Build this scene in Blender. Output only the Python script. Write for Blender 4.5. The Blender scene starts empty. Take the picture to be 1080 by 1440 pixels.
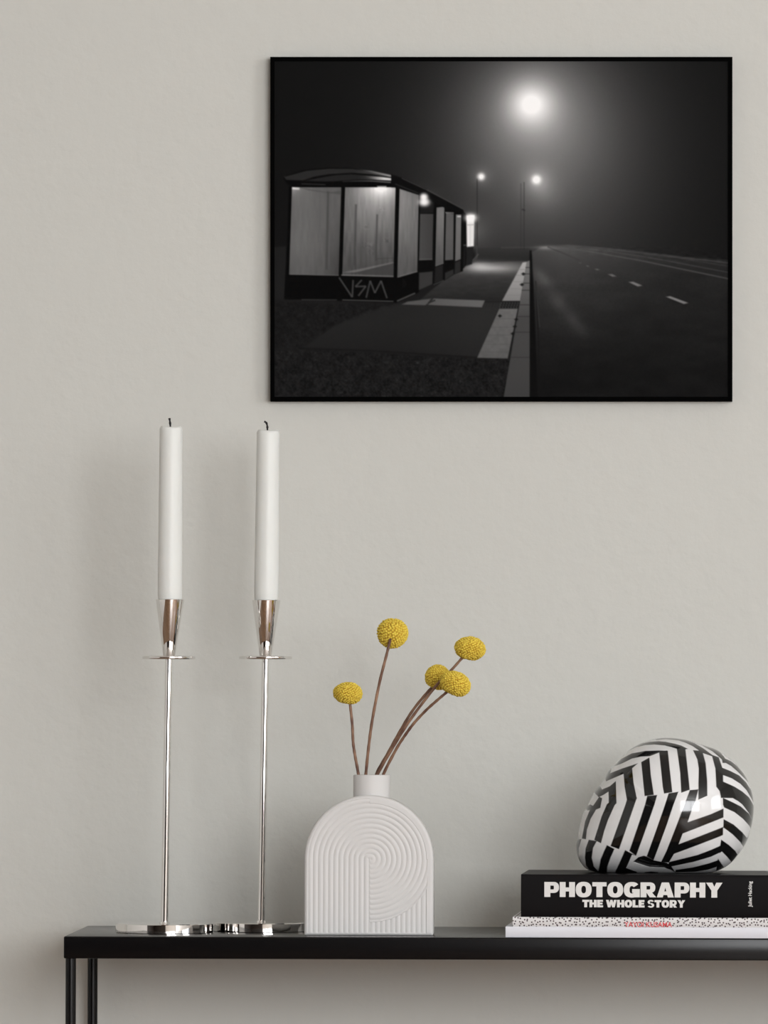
import bpy, bmesh, math, random
import numpy as np
from mathutils import Vector, Matrix

random.seed(7)
np.random.seed(7)
scene = bpy.context.scene
PI = math.pi

# ------------------------------------------------------------------ camera, exposure, light
W_PX, H_PX = 1080, 1440
F_PX = 8208.0              # focal length in pixels
HORIZON = 1017.0           # pixel row of eye level
AXIS_PX = 750.0            # pixel column of the optical axis (the photo is an off-centre crop)
D_FRONT = 5.70             # camera to front edge of table
TABLE_Z = 0.75
EYE_H = 0.2095             # eye above table top
ROLL = 0.0030              # the camera was held a hair off level
CAM_Y = -6.015
CAM_Z = TABLE_Z + EYE_H

cam_d = bpy.data.cameras.new('camera')
cam = bpy.data.objects.new('camera', cam_d)
scene.collection.objects.link(cam)
cam_d.sensor_fit = 'VERTICAL'
cam_d.sensor_height = 36.0
cam_d.lens = F_PX / H_PX * 36.0
cam.matrix_world = Matrix.Translation((0, CAM_Y, CAM_Z)) @ Matrix.Rotation(ROLL, 4, 'Y').inverted() @ Matrix.Rotation(PI / 2, 4, 'X')
# the principal point sits at (AXIS_PX, HORIZON)
cam_d.shift_y = (HORIZON - H_PX / 2) / H_PX
cam_d.shift_x = (W_PX / 2 - AXIS_PX) / H_PX
cam_d.clip_end = 50
scene.camera = cam

scene.view_settings.view_transform = 'Standard'
scene.view_settings.look = 'None'
scene.view_settings.gamma = 1.0
scene.view_settings.use_curve_mapping = False
scene.view_settings.exposure = 0.0
scene.cycles.use_denoising = True
scene.cycles.max_bounces = 8
scene.cycles.diffuse_bounces = 5
scene.cycles.sample_clamp_indirect = 6.0

world = bpy.data.worlds.new('world')
scene.world = world
world.use_nodes = True
world.node_tree.nodes['Background'].inputs[0].default_value = (0.8, 0.86, 1.0, 1)
world.node_tree.nodes['Background'].inputs[1].default_value = 0.6

ROOM_X0, ROOM_X1, ROOM_Y1, ROOM_H = -2.9, 3.5, -6.9, 2.75


def area(name, loc, size, power, direction, col=(1, 1, 1)):
    d = bpy.data.lights.new(name, 'AREA')
    d.shape = 'RECTANGLE'
    d.size, d.size_y = size
    d.energy = power
    d.color = col
    o = bpy.data.objects.new(name, d)
    scene.collection.objects.link(o)
    o.location = loc
    o.rotation_euler = Vector(direction).to_track_quat('-Z', 'Z').to_euler()
    return o


# daylight entering through the two windows behind / right of the camera
WIN_REAR = dict(x0=0.55, x1=3.25, z0=0.75, z1=2.6)
WIN_SIDE = dict(y0=-4.3, y1=-2.1, z0=0.9, z1=2.5)
area('daylight_rear', ((WIN_REAR['x0'] + WIN_REAR['x1']) / 2, ROOM_Y1 - 0.05, (WIN_REAR['z0'] + WIN_REAR['z1']) / 2),
     (2.7, 1.85), 265, (0, 1, 0), (0.975, 0.985, 1.0))
area('daylight_side', (ROOM_X1 + 0.05, (WIN_SIDE['y0'] + WIN_SIDE['y1']) / 2, (WIN_SIDE['z0'] + WIN_SIDE['z1']) / 2),
     (2.2, 1.6), 90, (-1, 0, 0), (0.97, 0.985, 1.0))

# ------------------------------------------------------------------ helpers


def at(px, py, d):
    """world point whose image is pixel (px, py) at distance d in front of the camera plane"""
    u, v = px - AXIS_PX, py - HORIZON
    c, s = math.cos(ROLL), math.sin(ROLL)
    uu = u * c + v * s
    vv = -u * s + v * c
    return Vector((uu * d / F_PX, CAM_Y + d, CAM_Z - vv * d / F_PX))


def yd(d):
    return CAM_Y + d


def lin(c):
    c = c / 255.0
    return c / 12.92 if c <= 0.04045 else ((c + 0.055) / 1.055) ** 2.4


def rgb(r, g, b):
    return (lin(r), lin(g), lin(b), 1.0)


def mat(name, color=(0.8, 0.8, 0.8, 1), rough=0.5, metal=0.0, spec=0.5, **kw):
    m = bpy.data.materials.new(name)
    m.use_nodes = True
    b = m.node_tree.nodes['Principled BSDF']
    b.inputs['Base Color'].default_value = color
    b.inputs['Roughness'].default_value = rough
    b.inputs['Metallic'].default_value = metal
    b.inputs['Specular IOR Level'].default_value = spec
    for k, v in kw.items():
        b.inputs[k].default_value = v
    return m


def add_bump(m, scale, strength, dist=0.002, detail=4, kind='ShaderNodeTexNoise'):
    nt = m.node_tree
    b = nt.nodes['Principled BSDF']
    tc = nt.nodes.new('ShaderNodeTexCoord')
    n = nt.nodes.new(kind)
    n.inputs['Scale'].default_value = scale
    if 'Detail' in n.inputs:
        n.inputs['Detail'].default_value = detail
    bp = nt.nodes.new('ShaderNodeBump')
    bp.inputs['Strength'].default_value = strength
    bp.inputs['Distance'].default_value = dist
    nt.links.new(tc.outputs['Object'], n.inputs['Vector'])
    nt.links.new(n.outputs[0], bp.inputs['Height'])
    nt.links.new(bp.outputs['Normal'], b.inputs['Normal'])
    return n


def link(name, me, material=None, parent=None, smooth=None):
    if material is not None and not me.materials:
        me.materials.append(material)
    if smooth is not None:
        me.shade_smooth()
        if smooth < 180:
            me.set_sharp_from_angle(angle=math.radians(smooth))
    o = bpy.data.objects.new(name, me)
    scene.collection.objects.link(o)
    if parent is not None:
        o.parent = parent
    return o


def bm_obj(name, bm, material, parent=None, smooth=None):
    bmesh.ops.recalc_face_normals(bm, faces=bm.faces)
    me = bpy.data.meshes.new(name)
    bm.to_mesh(me)
    bm.free()
    return link(name, me, material, parent, smooth)


def box(bm, x0, x1, y0, y1, z0, z1, bevel=0.0, seg=3):
    r = bmesh.ops.create_cube(bm, size=1.0)
    vs = r['verts']
    for v in vs:
        v.co = Vector(((x0 + x1) / 2 + v.co.x * (x1 - x0), (y0 + y1) / 2 + v.co.y * (y1 - y0), (z0 + z1) / 2 + v.co.z * (z1 - z0)))
    if bevel > 0:
        es = list({e for v in vs for e in v.link_edges})
        bmesh.ops.bevel(bm, geom=es, offset=bevel, segments=seg, profile=0.5, affect='EDGES')
    return bm


def lathe(bm, prof, n=64, center=(0, 0, 0), shear=0.0):
    """prof: list of (r, z); r=0 ends close the shape. shear: x offset per metre of height"""
    rings = []
    cx, cy, cz = center
    for r, z in prof:
        ox = shear * z
        if r <= 1e-7:
            rings.append([bm.verts.new((cx + ox, cy, cz + z))])
        else:
            rings.append([bm.verts.new((cx + ox + r * math.cos(2 * PI * k / n), cy + r * math.sin(2 * PI * k / n), cz + z)) for k in range(n)])
    for a, b in zip(rings, rings[1:]):
        for k in range(n):
            k2 = (k + 1) % n
            if len(a) == 1 and len(b) == 1:
                continue
            if len(a) == 1:
                bm.faces.new((a[0], b[k2], b[k]))
            elif len(b) == 1:
                bm.faces.new((a[k], a[k2], b[0]))
            else:
                bm.faces.new((a[k], a[k2], b[k2], b[k]))
    return bm


def tube(bm, pts, radii, n=12):
    """tube through points with per-point radii"""
    pts = [Vector(p) for p in pts]
    rings = []
    for i, p in enumerate(pts):
        t = (pts[min(i + 1, len(pts) - 1)] - pts[max(i - 1, 0)]).normalized()
        a = t.cross(Vector((0, 1, 0.01))).normalized()
        b = t.cross(a).normalized()
        rings.append([bm.verts.new(p + (a * math.cos(2 * PI * k / n) + b * math.sin(2 * PI * k / n)) * radii[i]) for k in range(n)])
    for r0, r1 in zip(rings, rings[1:]):
        for k in range(n):
            k2 = (k + 1) % n
            bm.faces.new((r0[k], r0[k2], r1[k2], r1[k]))
    bm.faces.new(rings[0][::-1])
    bm.faces.new(rings[-1])
    return bm


def catmull(pts, per=8, closed=False):
    P = [Vector(p) for p in pts]
    n = len(P)
    out = []
    rng = range(n) if closed else range(n - 1)
    for i in rng:
        p0 = P[(i - 1) % n] if closed or i > 0 else P[i] * 2 - P[i + 1]
        p1 = P[i]
        p2 = P[(i + 1) % n]
        p3 = P[(i + 2) % n] if closed or i + 2 < n else P[i + 1] * 2 - P[i]
        for k in range(per):
            t = k / per
            out.append(0.5 * ((2 * p1) + (-p0 + p2) * t + (2 * p0 - 5 * p1 + 4 * p2 - p3) * t * t + (-p0 + 3 * p1 - 3 * p2 + p3) * t ** 3))
    if not closed:
        out.append(P[-1])
    return out


def thing(name, label, cat, loc=(0, 0, 0), group=None):
    o = bpy.data.objects.new(name, None)
    o.empty_display_size = 0.02
    scene.collection.objects.link(o)
    o.location = loc
    o['label'] = label
    o['category'] = cat
    if group:
        o['group'] = group
    return o


def tag(o, label, cat, group=None):
    o['label'] = label
    o['category'] = cat
    if group:
        o['group'] = group
    return o


def structure(o):
    o['kind'] = 'structure'
    return o


def grid_mesh(name, V, nu, nv, wrap_u=False):
    """V: (nv*nu, 3) array, rows of nu; quads between"""
    j, i = np.meshgrid(np.arange(nv - 1), np.arange(nu if wrap_u else nu - 1), indexing='ij')
    i2 = (i + 1) % nu
    q = np.stack([j * nu + i, j * nu + i2, (j + 1) * nu + i2, (j + 1) * nu + i], -1).reshape(-1, 4)
    me = bpy.data.meshes.new(name)
    me.vertices.add(len(V))
    me.vertices.foreach_set('co', np.asarray(V, np.float32).ravel())
    me.loops.add(q.size)
    me.loops.foreach_set('vertex_index', q.astype(np.int32).ravel())
    me.polygons.add(len(q))
    me.polygons.foreach_set('loop_start', (np.arange(len(q)) * 4).astype(np.int32))
    me.update(calc_edges=True)
    me.validate()
    return me


def set_gray(me, v, name='print'):
    a = me.color_attributes.new(name, 'FLOAT_COLOR', 'POINT')
    c = np.ones((len(v), 4), np.float32)
    c[:, :3] = np.asarray(v, np.float32)[:, None]
    a.data.foreach_set('color', c.ravel())


def attr_mat(name, attr, **kw):
    m = mat(name, **kw)
    n = m.node_tree.nodes.new('ShaderNodeAttribute')
    n.attribute_name = attr
    m.node_tree.links.new(n.outputs['Color'], m.node_tree.nodes['Principled BSDF'].inputs['Base Color'])
    return m


class Canvas:
    """grey drawing on a regular grid, in the drawing's own coordinates"""

    def __init__(self, x0, x1, y0, y1, nx, ny):
        self.X, self.Y = np.meshgrid(np.linspace(x0, x1, nx), np.linspace(y0, y1, ny))
        self.A = np.zeros_like(self.X)

    def cover(self, pts, soft=0.7):
        P = np.array(pts, float)
        m = 4 * soft + 2
        sel = (self.X > P[:, 0].min() - m) & (self.X < P[:, 0].max() + m) & (self.Y > P[:, 1].min() - m) & (self.Y < P[:, 1].max() + m)
        x, y = self.X[sel], self.Y[sel]
        d2 = np.full(x.shape, 1e18)
        ins = np.zeros(x.shape, bool)
        n = len(P)
        for i in range(n):
            ax, ay = P[i]
            bx, by = P[(i + 1) % n]
            ex, ey = bx - ax, by - ay
            L = ex * ex + ey * ey + 1e-12
            t = np.clip(((x - ax) * ex + (y - ay) * ey) / L, 0, 1)
            d2 = np.minimum(d2, (x - ax - t * ex) ** 2 + (y - ay - t * ey) ** 2)
            if ay != by:
                c = ((ay > y) != (by > y)) & (x < ex * (y - ay) / (by - ay) + ax)
                ins ^= c
        sd = np.sqrt(d2) * np.where(ins, 1, -1)
        a = np.clip(0.5 + sd / (2 * soft), 0, 1)
        return sel, a * a * (3 - 2 * a), x, y

    def poly(self, pts, val, soft=0.7, alpha=1.0):
        sel, a, x, y = self.cover(pts, soft)
        v = val(x, y) if callable(val) else val
        a = a * alpha
        self.A[sel] = self.A[sel] * (1 - a) + v * a

    def line(self, pts, w, val, soft=0.6, alpha=1.0):
        for (x0, y0), (x1, y1) in zip(pts, pts[1:]):
            L = math.hypot(x1 - x0, y1 - y0) + 1e-9
            nx, ny = -(y1 - y0) / L * w / 2, (x1 - x0) / L * w / 2
            self.poly([(x0 + nx, y0 + ny), (x1 + nx, y1 + ny), (x1 - nx, y1 - ny), (x0 - nx, y0 - ny)], val, soft, alpha)

    def glow(self, cx, cy, rx, ry, amp, p=2.0):
        r = np.sqrt(((self.X - cx) / rx) ** 2 + ((self.Y - cy) / ry) ** 2)
        self.A += amp * np.exp(-r ** p)


def vnoise(x, y, s, seed=0):
    rs = np.random.RandomState(seed)
    T = rs.rand(128, 128)
    gx, gy = x / s, y / s
    ix, iy = np.floor(gx).astype(int), np.floor(gy).astype(int)
    fx, fy = gx - ix, gy - iy
    fx, fy = fx * fx * (3 - 2 * fx), fy * fy * (3 - 2 * fy)
    g = lambda a, b: T[a % 128, b % 128]
    return (g(ix, iy) * (1 - fx) + g(ix + 1, iy) * fx) * (1 - fy) + (g(ix, iy + 1) * (1 - fx) + g(ix + 1, iy + 1) * fx) * fy - 0.5


# ------------------------------------------------------------------ room
m_wall = mat('painted_plaster', (0.548, 0.546, 0.512, 1), 0.75, spec=0.25)
nt = m_wall.node_tree
tc = nt.nodes.new('ShaderNodeTexCoord')
n1 = nt.nodes.new('ShaderNodeTexNoise'); n1.inputs['Scale'].default_value = 55; n1.inputs['Detail'].default_value = 5
n2 = nt.nodes.new('ShaderNodeTexNoise'); n2.inputs['Scale'].default_value = 9; n2.inputs['Detail'].default_value = 2
ad = nt.nodes.new('ShaderNodeMath'); ad.operation = 'MULTIPLY_ADD'; ad.inputs[1].default_value = 1.2
bp = nt.nodes.new('ShaderNodeBump'); bp.inputs['Strength'].default_value = 0.24; bp.inputs['Distance'].default_value = 0.004
nt.links.new(tc.outputs['Object'], n1.inputs['Vector']); nt.links.new(tc.outputs['Object'], n2.inputs['Vector'])
nt.links.new(n2.outputs[0], ad.inputs[0]); nt.links.new(n1.outputs[0], ad.inputs[2])
nt.links.new(ad.outputs[0], bp.inputs['Height']); nt.links.new(bp.outputs['Normal'], nt.nodes['Principled BSDF'].inputs['Normal'])

m_white = mat('white_paint', (0.75, 0.75, 0.73, 1), 0.6)
m_added_panel = mat('added_dark_panel_mat', (0.03, 0.022, 0.018, 1), 0.45)
m_floor = mat('oak_floor', (0.22, 0.12, 0.06, 1), 0.45)
nt = m_floor.node_tree
tc = nt.nodes.new('ShaderNodeTexCoord')
br = nt.nodes.new('ShaderNodeTexBrick')
br.inputs['Color1'].default_value = (0.28, 0.165, 0.095, 1)
br.inputs['Color2'].default_value = (0.21, 0.115, 0.06, 1)
br.inputs['Mortar'].default_value = (0.04, 0.02, 0.01, 1)
br.inputs['Scale'].default_value = 1.0
br.inputs['Brick Width'].default_value = 1.4
br.inputs['Row Height'].default_value = 0.14
br.inputs['Mortar Size'].default_value = 0.003
nt.links.new(tc.outputs['Object'], br.inputs['Vector'])
nt.links.new(br.outputs['Color'], nt.nodes['Principled BSDF'].inputs['Base Color'])


def wall_box(name, *a, m=None):
    bm = bmesh.new()
    box(bm, *a)
    return structure(bm_obj(name, bm, m or m_wall))


wall_box('wall_back', ROOM_X0 - .1, ROOM_X1 + .1, 0, 0.1, 0, ROOM_H)
wall_box('floor', ROOM_X0 - .1, ROOM_X1 + .1, ROOM_Y1 - .1, 0.1, -0.1, 0, m=m_floor)
wall_box('ceiling', ROOM_X0 - .1, ROOM_X1 + .1, ROOM_Y1 - .1, 0.1, ROOM_H, ROOM_H + .1, m=m_white)
wall_box('wall_left', ROOM_X0 - .1, ROOM_X0, ROOM_Y1, 0, 0, ROOM_H, m=m_white)
# wall_right with an opening
bm = bmesh.new()
s = WIN_SIDE
box(bm, ROOM_X1, ROOM_X1 + .1, ROOM_Y1, s['y0'], 0, ROOM_H)
box(bm, ROOM_X1, ROOM_X1 + .1, s['y1'], 0, 0, ROOM_H)
box(bm, ROOM_X1, ROOM_X1 + .1, s['y0'], s['y1'], 0, s['z0'])
box(bm, ROOM_X1, ROOM_X1 + .1, s['y0'], s['y1'], s['z1'], ROOM_H)
structure(bm_obj('wall_right', bm, m_white))
bm = bmesh.new()
s = WIN_REAR
box(bm, ROOM_X0 - .1, s['x0'], ROOM_Y1 - .1, ROOM_Y1, 0, ROOM_H)
box(bm, s['x1'], ROOM_X1 + .1, ROOM_Y1 - .1, ROOM_Y1, 0, ROOM_H)
box(bm, s['x0'], s['x1'], ROOM_Y1 - .1, ROOM_Y1, 0, s['z0'])
box(bm, s['x0'], s['x1'], ROOM_Y1 - .1, ROOM_Y1, s['z1'], ROOM_H)
structure(bm_obj('wall_front', bm, m_white))
bm = bmesh.new()
s = WIN_REAR
for a, b in ((s['x0'], s['x0'] + .05), ((s['x0'] + s['x1']) / 2 - .025, (s['x0'] + s['x1']) / 2 + .025), (s['x1'] - .05, s['x1'])):
    box(bm, a, b, ROOM_Y1 - .03, ROOM_Y1 + .01, s['z0'], s['z1'])
for a, b in ((s['z0'], s['z0'] + .05), (s['z1'] - .05, s['z1'])):
    box(bm, s['x0'], s['x1'], ROOM_Y1 - .03, ROOM_Y1 + .01, a, b)
structure(bm_obj('window_1', bm, m_white))
bm = bmesh.new()
s = WIN_SIDE
for a, b in ((s['y0'], s['y0'] + .05), ((s['y0'] + s['y1']) / 2 - .025, (s['y0'] + s['y1']) / 2 + .025), (s['y1'] - .05, s['y1'])):
    box(bm, ROOM_X1 - .01, ROOM_X1 + .03, a, b, s['z0'], s['z1'])
for a, b in ((s['z0'], s['z0'] + .05), (s['z1'] - .05, s['z1'])):
    box(bm, ROOM_X1 - .01, ROOM_X1 + .03, s['y0'], s['y1'], a, b)
structure(bm_obj('window_2', bm, m_white))
# wide dark panel behind the camera, added for dark reflections in the chrome
bm = bmesh.new()
box(bm, ROOM_X0 + .06, 0.40, ROOM_Y1, ROOM_Y1 + .05, 0, 2.5)
for x in (-2.7, -1.65, -0.6):
    box(bm, x, x + .9, ROOM_Y1 + .05, ROOM_Y1 + .065, 0.2, 0.95, 0.01)
    box(bm, x, x + .9, ROOM_Y1 + .05, ROOM_Y1 + .065, 1.15, 2.35, 0.01)
structure(bm_obj('added_dark_panel_1', bm, m_added_panel))
bm = bmesh.new()  # second unseen panel along the left wall, added to darken the chrome
box(bm, ROOM_X0, ROOM_X0 + .05, ROOM_Y1, -3.6, 0, 2.5)
for y in (-6.6, -5.5, -4.4):
    box(bm, ROOM_X0 + .05, ROOM_X0 + .065, y - .1, y + .7, 0.2, 0.95, 0.01)
    box(bm, ROOM_X0 + .05, ROOM_X0 + .065, y - .1, y + .7, 1.15, 2.35, 0.01)
structure(bm_obj('added_dark_panel_2', bm, m_added_panel))

# ------------------------------------------------------------------ console table
m_black = mat('black_powder_coated_steel', (0.0045, 0.0040, 0.0042, 1), 0.22, spec=0.2)
add_bump(m_black, 900, 0.03, 0.0005)
TX0 = at(89.5, 1330, D_FRONT).x
TX1 = TX0 + 1.05
TY0, TY1 = yd(D_FRONT), yd(D_FRONT) + 0.30
TT = 0.0217
table = thing('console_table', 'slim black metal console table with thin round legs against the wall', 'table', ((TX0 + TX1) / 2, (TY0 + TY1) / 2, 0))


def local(o, bm):
    for v in bm.verts:
        v.co -= o.location


bm = bmesh.new()
box(bm, TX0, TX1, TY0, TY1, TABLE_Z - TT, TABLE_Z, 0.0014, 3)
local(table, bm)
bm_obj('tabletop', bm, m_black, table, 40)
lx0 = at(99.5, 1380, D_FRONT + 0.007).x
ly0, ly1 = TY0 + 0.007, TY1 - 0.010
for lx in (lx0, TX0 + TX1 - lx0):
    for ly in (ly0, ly1):
        bm = bmesh.new()
        lathe(bm, [(0, 0), (0.0052, 0), (0.0052, TABLE_Z - TT), (0, TABLE_Z - TT)], 32, (lx, ly, 0))
        local(table, bm)
        bm_obj('leg', bm, m_black, table, 40)

# ------------------------------------------------------------------ candlesticks and candles
m_chrome = mat('polished_nickel', (0.80, 0.78, 0.76, 1), 0.045, metal=1.0)
m_wax = mat('white_wax', (0.71, 0.72, 0.695, 1), 0.42, spec=0.4)
m_wax.node_tree.nodes['Principled BSDF'].inputs['Subsurface Weight'].default_value = 0.35
m_wax.node_tree.nodes['Principled BSDF'].inputs['Subsurface Radius'].default_value = (0.01, 0.009, 0.008)
m_wax.node_tree.nodes['Principled BSDF'].inputs['Subsurface Scale'].default_value = 1.0
m_wick = mat('burnt_wick', (0.012, 0.010, 0.010, 1), 0.9)


def candlestick(d, cx_px, base_y, plate_px, plate_y, cup_top_px, cup_y, top_px, top_y, label, clabel, bent):
    k = d / F_PX
    base = at(cx_px, base_y, d)
    root = thing('candlestick', label, 'candlestick', (base.x, base.y, TABLE_Z), 'tall chrome candlesticks')
    h_plate = at(plate_px, plate_y, d)
    h_cup = at(cup_top_px, cup_y, d)
    h_top = at(top_px, top_y, d)
    zp, zc, zt = h_plate.z - TABLE_Z, h_cup.z - TABLE_Z, h_top.z - TABLE_Z
    sh = (h_plate.x - base.x) / zp
    sh2 = (h_cup.x - base.x) / zc
    sh3 = (h_top.x - base.x) / zt
    R = 0.0486
    bm = bmesh.new()
    lathe(bm, [(0, 0), (R - .0007, 0), (R, .0006), (R, .0086), (R - .0007, .0092), (0.0052, .0092), (0.0047, 0.0108), (0, 0.0108)], 128)
    bm_obj('base', bm, m_chrome, root, 30)
    bm = bmesh.new()
    lathe(bm, [(0, .0100), (.0036, .0100), (.0036, zp - .0012), (0, zp - .0012)], 32, shear=sh)
    bm_obj('stem', bm, m_chrome, root, 50)
    bm = bmesh.new()
    rp = 37.5 * k
    lathe(bm, [(0, zp - .0015), (rp - .0005, zp - .0015), (rp, zp - .001), (rp, zp + .001), (rp - .0005, zp + .0015), (0, zp + .0015)], 80, shear=sh)
    bm_obj('drip_plate', bm, m_chrome, root, 50)
    bm = bmesh.new()
    r1, r0 = 20.0 * k, 8.4 * k
    lathe(bm, [(0, zp + .0013), (r0 - .0006, zp + .0013), (r0, zp + .002), (r1, zc - .0004), (r1 - .0003, zc), (r1 - .0011, zc), (r1 - .0016, zc - .001), (r1 - .0045, zc - .02), (0, zc - .02)], 96, shear=sh2)
    bm_obj('candle_cup', bm, m_chrome, root, 40)
    # candle: its own thing
    b0 = zc - .0155
    off = Vector((base.x + sh2 * (b0), base.y, TABLE_Z + b0))
    can = thing('candle', clabel, 'candle', off, 'white taper candles in the candlesticks')
    L = zt - b0
    shc = (sh3 * zt - sh2 * b0) / L
    rb, rt = 17.2 * k, 16.0 * k
    bm = bmesh.new()
    prof = [(0, 0), (rb - .0028, 0), (rb - .0012, .012), (rb - .0002, .0175), (rb, .022)]
    for i in range(1, 12):
        t = i / 11
        prof.append((rb + (rt - rb) * t, .022 + (L - .025) * t - 0.0))
    zz = prof[-1][1]
    prof += [(rt - .0006, L - .0012), (rt - .0018, L), (rt - .004, L - .0006), (.0012, L - .0012), (0, L - .0012)]
    lathe(bm, prof, 64, shear=shc)
    for v in bm.verts:
        if v.co.z > L - .006:
            v.co.z += 0.0007 * math.sin(math.atan2(v.co.y, v.co.x - shc * v.co.z) * 2 + 1) * ((v.co.z - L + .006) / .006)
    bm_obj('wax_body', bm, m_wax, can, 60)
    bm = bmesh.new()
    x0 = shc * L - 0.0008
    p = [(x0, 0, L - .004), (x0, 0, L + .001)] + [(x0 + a, 0, L + .001 + b) for a, b in bent]
    p = [tuple(v) for v in catmull(p, 5)]
    tube(bm, p, [0.0010 + 0.0002 * math.sin(i) for i in range(len(p))], 10)
    bm_obj('wick', bm, m_wick, can, 60)


candlestick(5.814, 231.0, 1309.0, 237.5, 925, 239, 843, 240.6, 600,
            'left chrome candlestick, nearer the end of the table, round base and drip plate',
            'left tall white candle with a short straight burnt wick', [(-.0004, .004), (-.0009, .0075)])
candlestick(5.857, 367.3, 1307.0, 373.5, 925, 374.5, 844, 377.2, 605,
            'right chrome candlestick, its base partly behind the white ribbed vase',
            'right tall white candle with a curled burnt wick', [(-.0002, .0035), (-.0012, .0065), (-.0032, .0078)])

# ------------------------------------------------------------------ vase
m_vase = mat('matte_white_ceramic', (0.60, 0.59, 0.58, 1), 0.55, spec=0.35)
VD = 5.743
vk = VD / F_PX
vb = at(518.5, 1315, VD)
VT = 0.050
vase = thing('ribbed_vase', 'white arch-shaped ceramic vase with carved ribbed spiral relief and short round neck', 'vase', (vb.x, vb.y + VT / 2, TABLE_Z))
VR = 91.0 * vk
VCZ = (1314.5 - 1208) * vk
# front/back shell: rows up, columns across; rim rounding
NU, NV = 460, 420
t = np.linspace(-1, 1, NU)
ucol = np.sin(t * PI / 2) * 0.35 + t * 0.65
zs = np.concatenate([np.linspace(0, VCZ, 190, endpoint=False), VCZ + VR * np.sin(np.linspace(0, PI / 2, NV - 190))])
hw = np.where(zs <= VCZ, VR, np.sqrt(np.maximum(VR ** 2 - (zs - VCZ) ** 2, 0)))
# bottom corner radius
rc = 0.0025
hw = hw - np.where(zs < rc, rc - np.sqrt(np.maximum(rc ** 2 - (rc - zs) ** 2, 0)), 0)
X = ucol[None, :] * hw[:, None]
Z = np.repeat(zs[:, None], NU, 1)
edge_r = np.where(Z > VCZ, VR - np.hypot(X, Z - VCZ), VR - np.abs(X))
edge = np.minimum(edge_r, np.maximum(Z, 0))
edge = np.maximum(edge, 0)
RR = 0.0035
e = np.clip(edge / RR, 0, 1)
rnd = RR * (1 - np.sqrt(np.clip(1 - (1 - e) ** 2, 0, 1)))
per = 7.15 * vk
c1x, c2x, ccz = -0.2 * vk, 2.5 * vk, (1315 - 1207.5) * vk
rl = np.hypot(X - c1x, Z - ccz)
rr_ = np.hypot(X - c2x, Z - ccz)
split = 1.2 * vk
left = X < split
sl = np.where(Z > ccz, rl, np.abs(X - c1x))
disc = rr_ < 88.5 * vk
sr = np.where(disc | (Z > ccz), rr_, np.abs(X - c2x + 1.0 * vk))
prof_ = lambda s_: np.abs(np.sin(PI * s_ / per)) ** 0.9
h = np.where(left, prof_(sl), prof_(sr))
# disc rim reads as a low edge, rib field stops before the rim
step = np.where(~left & ~disc & (Z < ccz), -0.0003, 0.0)
lim_r = np.where(left, 85.8 * vk, 78.6 * vk)
sfield = np.where(left, sl, np.where(disc | (Z > ccz), np.minimum(rr_, 1), np.abs(X - c2x)))
inside_low_disc = (~left) & disc & (Z < ccz)
fade = np.where(inside_low_disc & (edge_r > 9 * vk), 1.0, np.clip((lim_r - sfield) / (0.6 * vk), 0, 1))
fade = fade * np.clip((Z - 3.0 * vk) / (2 * vk), 0, 1)
DEP = 0.00065
relief = DEP * (1 - h) * fade - step * fade
yf = -VT / 2 + rnd + relief
VF = np.stack([X, yf, Z], -1).reshape(-1, 3)
me = grid_mesh('body', VF, NU, NV)
bm = bmesh.new()
bm.from_mesh(me)
bpy.data.meshes.remove(me)
# sides and back: outline swept in depth
bound = [(-hw[0] + 0, zs[0])] + [(-hw[j], zs[j]) for j in range(0, NV, 6)] + [(hw[j], zs[j]) for j in range(NV - 1, -1, -6)] + [(hw[0], zs[0])]
out = []
for q in bound:
    if not out or math.hypot(q[0] - out[-1][0], q[1] - out[-1][1]) > 1e-6:
        out.append(q)
y_levels = [(-VT / 2 + RR, 0.0), (VT / 2 - RR, 0.0)] + [(VT / 2 - RR + RR * math.sin(a), RR * (1 - math.cos(a))) for a in (0.4, 0.8, 1.2, PI / 2)]
cz0 = VCZ
rings = []
for y, ins in y_levels:
    ring = []
    for (x, z) in out:
        v = Vector((x, z - cz0))
        if z > cz0:
            v *= (VR - ins) / VR
        else:
            v.x *= (VR - ins) / VR
            v.y = max(v.y, -cz0 + ins)
        ring.append(bm.verts.new((v.x, y, v.y + cz0)))
    rings.append(ring)
for a, b in zip(rings, rings[1:]):
    n = len(a)
    for k in range(n):
        bm.faces.new((a[k], a[(k + 1) % n], b[(k + 1) % n], b[k]))
bm.faces.new(rings[-1])
bm_obj('body', bm, m_vase, vase, 50)
bm = bmesh.new()
nr = 26.0 * vk
ncx = (521 - 518.5) * vk
nz0, nz1 = (1315 - 1120) * vk, (1315 - 1089) * vk
lathe(bm, [(0, nz0 - .0035), (nr - .001, nz0 - .0035), (nr - .0003, nz0), (nr, nz0 + .001), (nr, nz1 - .0008), (nr - .0003, nz1 - .0002), (nr - .001, nz1), (nr - .0024, nz1 - .0003),
           (nr - .003, nz1 - .001), (nr - .003, nz0 + .001), (0, nz0 + .001)], 72, (ncx, 0, 0))
bm_obj('neck', bm, m_vase, vase, 40)

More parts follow.
